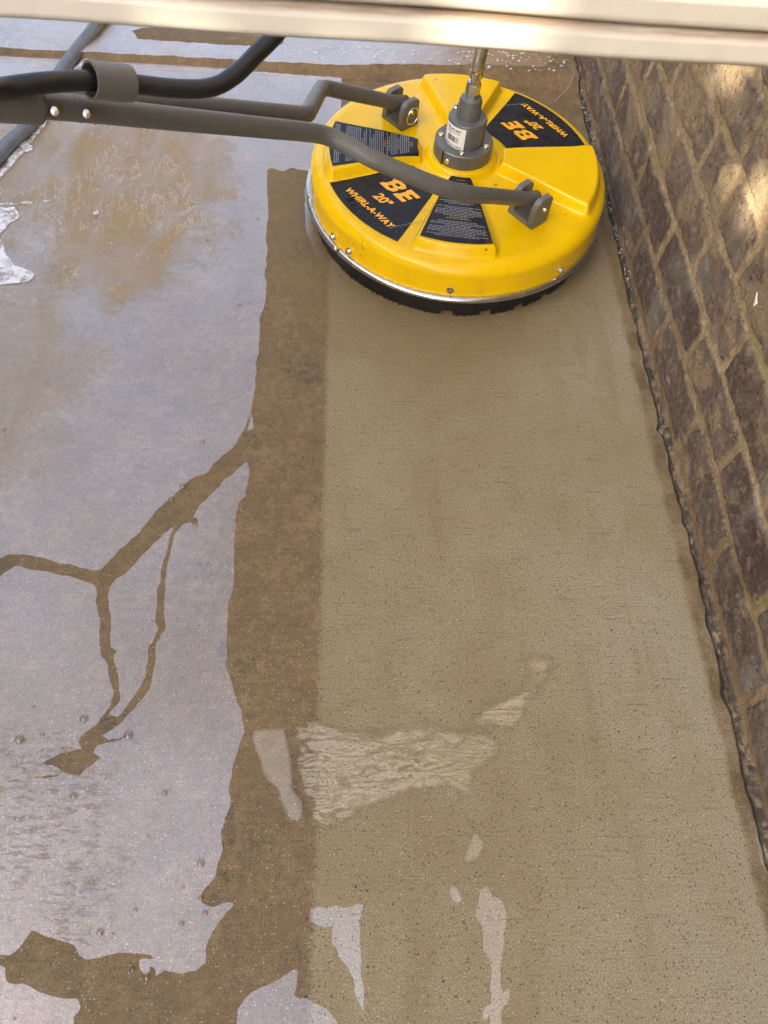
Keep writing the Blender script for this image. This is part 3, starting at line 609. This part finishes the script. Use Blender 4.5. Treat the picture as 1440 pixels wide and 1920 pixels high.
for ys, zs in ((np.arange(-.20, 2.0001, .0026), np.arange(-.03, .5601, .0026)), (np.arange(-.20, 2.0001, .011), np.arange(.56, 1.521, .01067)), (np.arange(1.0, 2.0001, .012), np.arange(1.52, 2.9, .012)),
               (np.arange(2.0, 4.01, .012), np.arange(-.03, 2.9, .012)), (np.arange(-2.6, -.1999, .012), np.arange(-.03, 1.521, .012))):
    v, f, a, b, c = wall_patch(ys, zs); wv.append(v); wf.append(f+o_); o_ += len(v); A[0].append(a); A[1].append(b); A[2].append(c)
wall = thing('brick_wall', (.53, .9, 0), 'weathered purple brown brick wall with sandy mortar along the right side of the patio', 'brick wall')
obj('brickwork', np.concatenate(wv), np.concatenate(wf), M_BRK, wall, attrs=dict(brick=np.concatenate(A[0]), tone=np.concatenate(A[1]), smear=np.concatenate(A[2])))
back = MB().box((.60, .70, .742), Vector((1, 0, 0)), Vector((0, 1, 0)), Vector((0, 0, 1)), .055, 3.3, .772); back.box((.60, 2.5, 2.19), Vector((1, 0, 0)), Vector((0, 1, 0)), Vector((0, 0, 1)), .055, 1.5, .68); back.build('wall_core', M_BRK, wall)
d = pr(1416, 565); t_ = .5205/d.x; cpos = Vector((.5205, d.y*t_, CAMZ+d.z*t_))
cv = [cpos+Vector((0, a*.0007, b*.0007)) for a, b in ((-9, 2), (-6, 5), (-2, 6), (3, 9), (9, 13), (4, 6), (0, 2), (-3, -3), (-6, -6), (-7, -1))]
cb = MB(); cb.add(cv+[p-Vector((.0012, 0, 0)) for p in cv], [tuple(range(10, 20))]+[(i, (i+1) % 10, 10+(i+1) % 10, 10+i) for i in range(10)]); cb.build('paint_fleck', M_WHITE, wall)

shading = thing('shading_wall', (1.6, 3.3, 0), 'added unseen brick wall beyond the patio', 'shading wall')  # added out of view to darken the ground around the cleaner
v, f, a_, b_, c_ = wall_patch(np.arange(.42, 4.2, .02), np.arange(-.03, 3.3, .0125)); v = np.stack([v[:, 1], v[:, 0]-.53+3.1, v[:, 2]], -1)
obj('brickwork', v, f[:, ::-1], M_BRK, shading, attrs=dict(brick=a_, tone=b_, smear=c_)); MB().box((2.32, 3.2, 1.62), Vector((1, 0, 0)), Vector((0, 1, 0)), Vector((0, 0, 1)), 1.88, .09, 1.65).build('wall_core', M_BRK, shading)  # brickwork of the added unseen wall

# fence added out of view to shade the patio, holes cut for the sun patches
FX = -3.2
def onblocker(p):
    p = Vector(p); t = (FX-p.x)/SUN.x; return (p.y+SUN.y*t, p.z+SUN.z*t)
def hole(pts): return [onblocker(p) for p in pts]
def wp(px, py):
    d = pr(px, py); t = .522/d.x; return (.522, d.y*t, CAMZ+d.z*t)
ry = .42
hs = [hole([(.063, ry, .65), (.108, ry, .65), (.108, ry, .76), (.063, ry, .76)]),
      hole([wp(1298, 306), wp(1300, 270), wp(1340, 232), wp(1334, 266)]),
      hole([wp(1346, 384), wp(1366, 318), wp(1396, 290), wp(1384, 340)]),
      hole([wp(1388, 402), wp(1410, 340), wp(1450, 300), wp(1460, 380), wp(1425, 440)])]
hs.append(hole([wp(1335, 110), wp(1335, 152), (.522, wp(1405, 165)[1], wp(1405, 165)[2]), wp(1410, 105)]))
outer = [(-9.0, -.03), (5.0, -.03), (5.0, 3.3), (-9.0, 3.3)]
vs = []; es = []
for p in [outer]+hs:
    n = len(vs); vs += [Vector(q) for q in p]; es += [(n+i, n+(i+1) % len(p)) for i in range(len(p))]
r = delaunay_2d_cdt(vs, es, [], 0, 1e-7); V2, F2 = r[0], r[2]
blocker = thing('sun_blocker', (FX, -2, 0), 'added unseen sun fence beyond the patio', 'blocker')
fb = MB(); ff = [f for f in F2 if not any(inpoly(sum((V2[i] for i in f), Vector((0, 0)))/3, h) for h in hs)]
fb.add([(FX, q.x, q.y) for q in V2], ff); fb.add([(FX-.016, q.x, q.y) for q in V2], [f[::-1] for f in ff]); fb.build('blocker_panel', M_BLOCK, blocker)
for yy in np.arange(-8.9, 5.1, 2.3):
    if all(abs(yy-h[0][0]) > .25 for h in hs): MB().box((FX-.07, yy, 1.62), Vector((1, 0, 0)), Vector((0, 1, 0)), Vector((0, 0, 1)), .045, .045, 1.66, .004).build('blocker_post', M_BLOCK, blocker)

# ------------------------------------------------------------------ white rail in front of the camera
EX, EY, EZ = Vector((1, 0, 0)), Vector((0, 1, 0)), Vector((0, 0, 1))
rail = thing('white_railing', (-.2, .45, .67), 'weathered white painted rail crossing close in front, brown dirt in its seam', 'railing')
def board(y0, y1, z0, z1, x0=-1.3, x1=.5285, sl=0., grime_top=0., grime_bot=0.):
    xs_ = np.linspace(x0, x1, 140); r = .0028
    prof = [(y0+r, z0), (y0, z0+r), (y0, z0+(z1-z0)*.33), (y0, z0+(z1-z0)*.66), (y0, z1-.003), (y0, z1-r), (y0+r, z1), (y0+.012, z1), (y1-r, z1), (y1, z1-r), (y1, z0+r), (y1-r, z0)]
    gr = [grime_bot, grime_bot*.4, 0, 0, 0, grime_top*.5, grime_top, grime_top, 0, 0, 0, 0]
    v = []; g = []
    for x in xs_:
        for (a, b), q in zip(prof, gr):
            v.append((x, a+.0008*math.sin(x*31), b+sl*(x-.03))); g.append(q)
    v = np.array(v); return v, grid_faces(len(xs_), len(prof), True), g
RY = .42; rk = RY/.55
def rz(z): return CAMZ-(CAMZ-z)*rk
for nm, a in (('lower_board', dict(y0=RY, y1=RY+.034, z0=rz(.6165), z1=rz(.6362), sl=-.010, grime_top=.9)), ('upper_board', dict(y0=RY+.005, y1=RY+.034, z0=rz(.6385), z1=rz(.660), sl=-.014, grime_bot=1.)),
              ('cap_board', dict(y0=RY+.012, y1=RY+.05, z0=rz(.663), z1=rz(.690), sl=-.004, grime_bot=.8))):
    v, f, g = board(**a); obj(nm, v, f, M_PNT, rail, smooth=False, attrs=dict(grime=g))

# ------------------------------------------------------------------ grey hose on the ground
gh = catmull([G(330, -120, .013), G(230, -20, .026), G(178, 52, .022), G(146, 92, .013), G(108, 145, .013), G(64, 222, .013), (G(18, 268, .013)), G(-60, 340, .013), G(-300, 470, .013), G(-600, 900, .013)])
v, f = tube(gh, .0125, 24); hose2 = obj('grey_hose', v, f, M_GHOSE, base=gh[20]); tag(hose2, 'grey rubber hose lying on the wet patio behind the handle', 'hose')

# ------------------------------------------------------------------ surface cleaner
CX, CY = .2054, 1.1369; C0 = Vector((CX, CY, 0))
sc = thing('surface_cleaner', (CX, CY, 0), 'round yellow rotary surface cleaner with grey fork handle and black brush skirt', 'surface cleaner')
PADS = [(-16, 24, .066, .233), (80, 123, .064, .243), (169, 204, .068, .238), (253, 290, .068, .238)]
def pad_h(r, th):
    th = np.degrees(th) % 360; out = 0*r
    for a0, a1, r0, r1 in PADS:
        c = (a0+a1)/2; hw = (a1-a0)/2; dd = (th-c+180) % 360-180
        side = r*np.sin(np.radians(np.clip(hw-np.abs(dd), -60, 60))); e = .012
        a = np.maximum(0, e-(side+.002)); b = np.maximum(0, e-(r-r0)); q = np.maximum(0, e-(r1+.004-r))
        d = e-np.sqrt(a*a+b*b+q*q); out = np.maximum(out, sst(0, .0105, d))
    return out*.0185
def base_h(r):
    return .1175-.006*sst(.07, .236, r) + .011*sst(.066, .056, r)
def deck_z(r, th): return base_h(r)+pad_h(r, th)
prof = [(r, None) for r in np.linspace(0.004, .2355, 150)]
zc = base_h(np.array([.2355]))[0]; R0 = .0265
for k in range(1, 15):
    a = PI/2*k/14; prof.append((.2355+R0*math.sin(a), zc-.022*(1-math.cos(a))))
prof += [(.2622, .078), (.2626, .065), (.2630, .054), (.2632, .048)]
NTH = 720; th = np.arange(NTH)*2*PI/NTH; vv = []
for r, z in prof:
    rr = np.full(NTH, r); zz = deck_z(rr, th) if z is None else np.full(NTH, z)+pad_h(rr, th)*(1 if r < .25 else max(0, (.262-r)/.012))
    vv.append(np.stack([CX+r*np.sin(th), CY+r*np.cos(th), zz], -1))
obj('deck', np.concatenate(vv), grid_faces(len(prof), NTH, True)[:, ::1], M_YEL, sc)
# steel trim with its gap
tv = []; n = 400; g0 = math.radians(360-127.5); ts = [g0+rad(.55)+(2*PI-rad(1.1))*k/n for k in range(n+1)]
path = [C0+Vector((math.sin(a)*.2648, math.cos(a)*.2648, .0475+.0006*math.sin(a*5))) for a in ts]
v, f = tube(path, .0068, 14, flat=lambda t: (1, .85)); trim = obj('steel_trim', v, f, M_TRIM, sc)
# brush
bv, bf = lathe([(.260, .048), (.254, .012), (.246, .012), (.246, .048)], C0, 180); brm = MB(); brm.add(bv, bf)
notch = [(162.5, 165.5), (168, 173), (176.8, 182.5), (186.5, 189), (154, 157.5), (142.5, 146), (131, 134), (120, 123), (110, 113)]
notch = [(175.5, 176), (183.3, 188), (168.2, 173.2), (154.2, 158.6), (141.7, 145.8), (128, 132), (115, 119), (102, 106)]
R2 = random.Random(3)
def strand(a, r0, r1, z0, z1, wd):
    p0 = C0+Vector((math.sin(a)*r0, math.cos(a)*r0, z0)); a2 = a+R2.gauss(0, .004); p1 = C0+Vector((math.sin(a2)*r1, math.cos(a2)*r1, z1))
    t = Vector((math.cos(a), -math.sin(a), 0))*wd; n = len(brm.v)
    brm.v += [tuple(p0-t), tuple(p0+t), tuple(p1+t*.5), tuple(p1-t*.5)]; brm.f.append((n, n+1, n+2, n+3))
for i in range(9000):
    a = R2.random()*2*PI; dg = math.degrees(a) % 360
    nz = any(p < dg < q for p, q in notch)
    if abs(dg-232.5) < .5: continue
    z1 = .011+R2.random()*.003 if nz else .0004+R2.random()**2*.0065
    rr = .2625-R2.random()*.004
    strand(a, rr, rr-.0065+R2.gauss(0, .0016)+(.001 if nz else .0), .046, z1, .0008+R2.random()*.0005)
brush = brm.build('brush_skirt', M_BRIST, sc)
# trim bolts
for an in (236.3, 226.9, 186.1, 142.0, 259, 96, 48, 8, 318, 286):
    a = rad(an); o = C0+Vector((math.sin(a)*.2642, math.cos(a)*.2626, .064)); ax = Vector((math.sin(a), math.cos(a), .05)).normalized()
    mb = MB(); mb.add(*lathe([(.0062, 0), (.0062, .0012), (0, .0014)], o, 20, ax)); mb.add(*lathe([(.0046, .001), (.0046, .0045), (.004, .0052), (0, .0054)], o, 6, ax)); mb.build('bolt', M_STEEL, sc)
# decals
def decal_obj(a0, a1, r0, r1, off=.0008, name='decal', mat=M_DEC, par=None):
    A_ = np.radians(np.linspace(a0, a1, 60)); R_ = np.linspace(r0, r1, 40); Rg, Ag = np.meshgrid(R_, A_, indexing='ij')
    return obj(name, np.stack([CX+Rg*np.sin(Ag), CY+Rg*np.cos(Ag), deck_z(Rg, Ag)+off], -1).reshape(-1, 3), grid_faces(40, 60), mat, par or sc)
def text_mesh(s, size, bold=.0, shear=0., align='CENTER', space=1.):
    c = bpy.data.curves.new('t', 'FONT'); c.body = s; c.size = size; c.shear = shear; c.offset = bold*size; c.align_x = align; c.resolution_u = 3; c.space_character = space
    o = bpy.data.objects.new('t', c); COL.objects.link(o); bpy.context.view_layer.update()
    m = o.to_mesh(); v = [tuple(q.co) for q in m.vertices]; f = [tuple(p.vertices) for p in m.polygons]; o.to_mesh_clear()
    bpy.data.objects.remove(o); bpy.data.curves.remove(c); return v, f
def flat_text(mb, parts, an, flip=False, off=.0016):
    a = rad(an); rd = Vector((math.sin(a), math.cos(a))); tg = Vector((-math.cos(a), math.sin(a)))
    for (v, f), u0, r0, rot in parts:
        vs_ = []
        for x, y, z in v:
            x2 = x*math.cos(rot)-y*math.sin(rot)+u0; y2 = x*math.sin(rot)+y*math.cos(rot)
            p = rd*(r0-y2)+tg*x2; r_ = p.length; t_ = math.atan2(p.x, p.y)
            vs_.append((CX+p.x, CY+p.y, float(deck_z(np.array([r_]), np.array([t_]))[0])+off))
        mb.add(vs_, f)
def logo_BE():
    # two slab capitals with a stencil notch, slanted
    def sh(p): return (p[0]+p[1]*.32, p[1], 0)
    B = [(0, 0), (.62, 0), (.86, .14), (.86, .40), (.72, .50), (.86, .60), (.86, .86), (.62, 1.), (0, 1.), (0, .74), (.10, .68), (.10, .30), (0, .24)]
    H1 = [(.34, .22), (.56, .22), (.60, .30), (.56, .40), (.34, .40)]; H2 = [(.34, .60), (.56, .60), (.60, .70), (.56, .78), (.34, .78)]
    E_ = [(1.0, 0), (1.72, 0), (1.72, .24), (1.34, .24), (1.34, .38), (1.66, .38), (1.66, .62), (1.34, .62), (1.34, .76), (1.72, .76), (1.72, 1.), (1.0, 1.), (1.0, .74), (1.08, .68), (1.08, .30), (1.0, .24)]
    vs = []; es = []
    for p in (B, H1, H2, E_):
        n = len(vs); vs += [Vector(q) for q in p]; es += [(n+i, n+(i+1) % len(p)) for i in range(len(p))]
    r = delaunay_2d_cdt(vs, es, [], 0, 1e-7); V2, F2 = r[0], r[2]; fs = []
    for f in F2:
        c = sum((V2[i] for i in f), Vector((0, 0)))/3
        if (inpoly(c, B) or inpoly(c, E_)) and not inpoly(c, H1) and not inpoly(c, H2): fs.append(f)
    return [sh(q) for q in V2], fs
for an, (a0, a1) in ((230.4, (209.2, 252.2)), (52.5, (29.8, 75.5))):
    dc = decal_obj(a0, a1, .088, .2385, name='logo_decal'); dc['label'] = 'black decal with amber brand lettering' if False else 'black decal with amber lettering'
    mb = MB(); lv, lf = logo_BE(); k = .031; lv = [((x-1.0)*k*1.12, y*k, 0) for x, y, z in lv]
    flat_text(mb, [((lv, lf), -.001, .1575, 0)], an)
    flat_text(mb, [(text_mesh('20"', .0235, .035, .25), -.003, .1865, 0), (text_mesh('WHIRL-A-WAY', .0162, .040, .22, space=1.06), -.002, .2135, 0)], an)
    mb.build('lettering', M_GOLD, dc)
    m2 = MB(); e = text_mesh('MADE IN CHINA / FABRIQUE EN CHINE', .0038, .01)
    a = rad(an); flat_text(m2, [(e, .069, .183, rad(68))], an); m2.build('small_print', M_PRINT, dc)
# instruction labels on two pads: rows of print too small to read
def rows(an, a0, a1, r0, r1):
    dc = decal_obj(a0, a1, r0, r1, name='instruction_decal'); R3 = random.Random(int(an)); m1 = MB(); m2 = MB()
    r = r0+.010; a = rad(an); c = 0
    while r < r1-.006:
        hw = r*math.tan(rad((a1-a0)/2))*.88; gap = R3.random() < .16
        if not gap:
            head = c in (0, 1, 14, 26); mm = m2 if head else m1; L = hw*(.34 if head else (1 if R3.random() < .7 else R3.uniform(.4, .8)))
            x = -L
            while x < L:
                w_ = R3.uniform(.0018, .0065); w_ = min(w_, L-x)
                q = [(x, 0, 0), (x+w_, 0, 0), (x+w_, .0015, 0), (x, .0015, 0)]; flat_text(mm, [((q, [(0, 1, 2, 3)]), 0, r, 0)], an, off=.0014); x += w_+.0011
        r += .0033; c += 1
    k = len(m1.f); m1.add(m2.v, m2.f); po = m1.build('small_print', M_PRINT, dc); po.data.materials.append(M_OPRINT)
    for q in po.data.polygons[k:]: q.material_index = 1
rows(186.3, 171.6, 201.2, .078, .229); rows(271.4, 256.2, 286.8, .078, .229)

# swivel hub
hub = obj('swivel_hub', *lathe([(0, .125), (.050, .125), (.050, .151), (.0485, .1525), (.0325, .1525), (.0325, .191), (.031, .1935), (.0195, .1945), (.0190, .197), (.0188, .219), (.0170, .225), (.0120, .2275), (0, .2275)], C0, 96), M_HUB, sc, smooth=True)
em = hub.modifiers.new('edges', 'EDGE_SPLIT'); em.split_angle = rad(35)
mb = MB(); a = rad(212)
for an in (40, 118, 190, 282):
    a = rad(an); o = C0+Vector((math.sin(a)*.0405, math.cos(a)*.0405, .1525)); m_ = MB(); m_.add(*lathe([(.0048, 0), (.0048, .0022), (.0042, .003), (.0024, .003), (.0024, .0008), (0, .0008)], o, 24)); m_.build('socket_screw', M_STEEL, hub)
a = rad(228); o = C0+Vector((math.sin(a)*.0505, math.cos(a)*.0505, .138))
MB().box(o, Vector((math.cos(a), -math.sin(a), 0)), Vector((math.sin(a), math.cos(a), 0)), EZ, .0006, .002, .0148).build('collar_slit', M_BLACK, hub)
a = rad(216); o = C0+Vector((math.sin(a)*.0485, math.cos(a)*.0485, .139)); m_ = MB(); m_.add(*lathe([(.0045, 0), (.0045, .004), (.0036, .005), (0, .005)], o, 20, Vector((math.sin(a), math.cos(a), 0)))); m_.build('clamp_screw', M_STEEL, hub)
a = rad(312); o = C0+Vector((math.sin(a)*.0260, math.cos(a)*.0260, .1935)); m_ = MB(); m_.add(*lathe([(.0048, 0), (.0048, .004), (.003, .006), (.0034, .009), (0, .0105)], o, 20)); m_.build('grease_nipple', M_STEEL, hub)
# paper label on the hub
def cyl_patch(a0, a1, z0, z1, r, mat, name, par):
    A_ = np.radians(np.linspace(a0, a1, 24)); Zs = np.linspace(z0, z1, 4); Zg, Ag = np.meshgrid(Zs, A_, indexing='ij')
    return obj(name, np.stack([CX+r*np.sin(Ag), CY+r*np.cos(Ag), Zg], -1).reshape(-1, 3), grid_faces(4, 24)[:, ::-1], mat, par)
pl = cyl_patch(188, 266, .1535, .1895, .0328, M_WHITE, 'paper_label', hub)
def cyl_text(mb, tm, ac, z, r=.0331, rot=0):
    v, f = tm; mb.add([(CX+r*math.sin(rad(ac)-x/r), CY+r*math.cos(rad(ac)-x/r), z+y) for x, y, _ in v], f)
mb = MB(); cyl_text(mb, text_mesh('85.403.007', .0062, .02), 226, .1815); cyl_text(mb, text_mesh('WHIRL-A-WAY 20"', .0032, .01), 226, .1775); cyl_text(mb, text_mesh('MADE IN CHINA', .0048, .02), 226, .1550)
R4 = random.Random(5); x = -.012
while x < .011:
    w_ = R4.choice([.0004, .0007, .0011]); cyl_text(mb, ([(x, 0, 0), (x+w_, 0, 0), (x+w_, .0098, 0), (x, .0098, 0)], [(0, 1, 2, 3)]), 226, .1632); x += w_+R4.choice([.0005, .0008])
mb.build('label_print', M_BLACK, pl)
# fittings and hose above the hub
tilt = Vector((.03, -.02, 1)).normalized(); hb = C0+Vector((0, 0, .2275))
m_ = MB(); m_.add(*lathe([(.0095, 0), (.0095, .004), (.0115, .004), (.0118, .006), (.0118, .020), (.0112, .022)], hb, 6, tilt)); m_.add(*lathe([(.0100, .020), (.0100, .0235), (.0075, .0245), (.0075, .030), (.0105, .031), (.0105, .033), (0, .033)], hb, 28, tilt)); ft = m_.build('hose_fitting', M_STEEL, sc)
m_ = MB(); m_.add(*lathe([(.009, .031), (.0104, .033), (.0104, .040), (.0098, .042), (.0104, .044), (.0104, .090), (.0090, .093), (.0088, .093)], hb, 32, tilt)); m_.build('crimp_sleeve', M_STEEL, sc)
top = hb+tilt*.090

# brackets
p1 = Vector((.112, 1.216, .155)); p2 = Vector((.313, .974, .155)); mid = (p1+p2)/2; ax = (p2-p1).normalized(); dv = Vector((ax.y, -ax.x, 0))
slope = .535; nrm = ax.cross(Vector((dv.x, dv.y, slope)))
def onplane(px, py):
    r = pr(px, py); o = Vector((0, 0, CAMZ)); t = (mid-o).dot(nrm)/r.dot(nrm); return o+r*t
def clevis(p, ring):
    zb = .1145
    root = MB(); c = Vector((p.x, p.y, zb+.004)); root.box(c, dv, ax, EZ, .0195, .0275, .004, .0012)
    for s in (-1, 1):
        cc = Vector((p.x, p.y, 0))+ax*s*.0215; pts = [(-.0195, zb+.002), (.0195, zb+.002), (.0195, .147), (.0155, .157), (.008, .1630), (-.013, .1640), (-.0195, .158)]
        pts = list(pts)
        n = len(pts); vs_ = []
        for e in (-.0056, .0056):
            vs_ += [cc+dv*a+ax*e+EZ*(b) - EZ*0 for a, b in pts]
        bm = bmesh.new(); bvs = [bm.verts.new(q) for q in vs_]
        bm.faces.new(bvs[:n]); bm.faces.new(bvs[n:][::-1])
        for i in range(n): bm.faces.new((bvs[i], bvs[n+i], bvs[n+(i+1) % n], bvs[(i+1) % n]))
        bmesh.ops.recalc_face_normals(bm, faces=bm.faces); bmesh.ops.bevel(bm, geom=list(bm.edges), offset=.0011, segments=2, affect='EDGES'); bm.verts.index_update()
        root.add([q.co.copy() for q in bm.verts], [[q.index for q in f.verts] for f in bm.faces]); bm.free()
    br = root.build('clevis_bracket', M_GREY, sc)
    o = p-ax*.029; pin = MB(); pin.add(*lathe([(0, 0), (.0038, 0), (.0038, .058), (.0030, .0605), (0, .061)], o, 20, ax)); pin.build('hinge_pin', M_STEEL, br)
    if ring:
        e = p+ax*.0315; pts = [e+dv*math.cos(q)*.0125+EZ*(math.sin(q)*.0145-.006)+ax*.001*math.sin(2*q) for q in np.linspace(0, 2*PI, 41)]
        v, f = tube(pts, .0013, 10); obj('pull_ring', v, f, M_STEEL, br)
    return br
q1 = Vector((p1.x-.011, p1.y+.021, .146)); q2 = Vector((p2.x-.006, p2.y+.024, .146)); clevis(q1, True); clevis(q2, False)
# fork handle
RT1 = .0114
b1 = onplane(868, 357); b2 = onplane(602, 250); e1 = [onplane(300, 223), onplane(110, 204), onplane(0, 194)]
pA = catmull([q2+dv*(-.010), q2+dv*.018+EZ*.010]+[onplane(*q) for q in ((930, 368), (880, 364), (830, 352), (770, 329), (700, 299), (650, 272), (610, 254), (570, 247), (500, 240), (400, 230), (300, 220), (200, 209), (100, 199), (0, 191))], 6)
v, f = tube(pA, RT1, 32); obj('fork_tube', v, f, M_GREY, sc)
c1 = onplane(604, 163); c2 = onplane(574, 217)
pB = [q1+dv*(-.010), q1+dv*.02+EZ*.010, c1, c2, onplane(400, 203), onplane(300, 194), onplane(110, 190), onplane(0, 186)]
v, f = tube(smooth_path(pB, [0, .02, .022, .022, .05, .05, .03, 0], 10), RT1, 32); obj('fork_tube', v, f, M_GREY, sc)
# lower handle sleeve leading out of frame
dirn = (onplane(0, 191)-onplane(140, 203)).normalized(); s0 = onplane(68, 197); s1 = s0+dirn*.20
v, f = tube([s0+dirn*-.0, s0+dirn*.004, s0+dirn*.12, s1], .0158, 32, flat=lambda t: (1, 1)); obj('handle_shaft', v, f, M_GREY, sc)
vd = (Vector((0, 0, CAMZ))-onplane(100, 205)).normalized()
for px, py in ((102, 208), (161, 213)):
    c = onplane(px, py); o = c+vd*(RT1-.002); m_ = MB(); m_.add(*lathe([(.0038, 0), (.0038, .0028), (.0031, .0040), (0, .0043)], o, 20, (vd+Vector((0, 0, -.1))).normalized())); m_.build('rivet', M_STEEL, sc)
# hose clip
q0 = onplane(150, 199); dep = (q0-Vector((0, 0, CAMZ))).dot(FW)
ca = D(168, 150, dep-.040); cb_ = D(243, 157, dep-.014); axc = (cb_-ca).normalized()
m_ = MB(); m_.add(*lathe([(.0130, 0), (.0150, 0), (.0152, .001), (.0152, (cb_-ca).length-.001), (.0150, (cb_-ca).length), (.0130, (cb_-ca).length), (.0130, 0)], ca, 40, axc))
m_.build('hose_clip', M_GREY, sc, smooth=False)
# black hose
hd = dep-.022
hp = [D(-420, 330, hd-.30), D(-160, 215, hd-.18), D(-20, 172, hd-.075), D(80, 156, dep-.066), D(168, 151, dep-.040), D(243, 157, dep-.014), D(330, 166, hd+.03), D(395, 164, hd+.045), D(440, 141, hd+.055), D(478, 104, hd+.065), D(516, 66, hd+.07), D(560, 10, hd+.07),
      D(640, -110, hd+.09), D(780, -190, hd+.2), D(880, -120, hd+.28), top+Vector((.012, -.006, .16)), top+tilt*.06, top]
v, f = tube(catmull(hp, 12), .0082, 26); obj('pressure_hose', v, f, M_RUB, sc)

# droplets on the tubes and on the yellow cover
dm = MB(); R5 = random.Random(11)
def drop(c, nz, r):
    z = nz.normalized(); x = z.orthogonal().normalized(); y = z.cross(x); vs_ = []; fs_ = []; n = 8
    for i in range(4):
        a = PI/2*i/3.2
        for k in range(n): vs_.append(c+(x*math.cos(2*PI*k/n)+y*math.sin(2*PI*k/n))*r*math.cos(a)+z*r*.6*math.sin(a))
    for i in range(3):
        for k in range(n): fs_.append((i*n+k, i*n+(k+1) % n, (i+1)*n+(k+1) % n, (i+1)*n+k))
    dm.add(vs_, fs_)
for P_ in (pA, smooth_path(pB, [0, .02, .022, .022, .05, .05, .03, 0], 10)):
    for i in range(120):
        k = R5.randrange(3, len(P_)-2); q = P_[k].lerp(P_[k+1], R5.random()); t_ = (P_[k+1]-P_[k]).normalized(); up_ = (EZ-t_*t_.z).normalized(); sd_ = t_.cross(up_); a = R5.gauss(0, 1.2)
        nn = up_*math.cos(a)+sd_*math.sin(a); drop(q+nn*(RT1-.0001), nn, R5.uniform(.0006, .0018))
for i in range(260):
    a = rad(R5.uniform(200, 400)); r = R5.uniform(.08, .235); drop(Vector((CX+r*math.sin(a), CY+r*math.cos(a), float(deck_z(np.array([r]), np.array([a]))[0])+.0008)), EZ, R5.uniform(.0005, .0016))
dr = dm.build('water_drops', M_BUB, sc, smooth=True); dr['kind'] = 'stuff'

# ------------------------------------------------------------------ twig by the wall
tw = catmull([G(1040, 192, .003), G(1052, 178, .010), G(1066, 162, .016), G(1078, 135, .02)], 6)
v, f = tube(tw, .0011, 8); tag(obj('straw', v, f, M_STRAW, base=tw[0]), 'thin dry straw lying in the corner behind the yellow cover', 'straw')
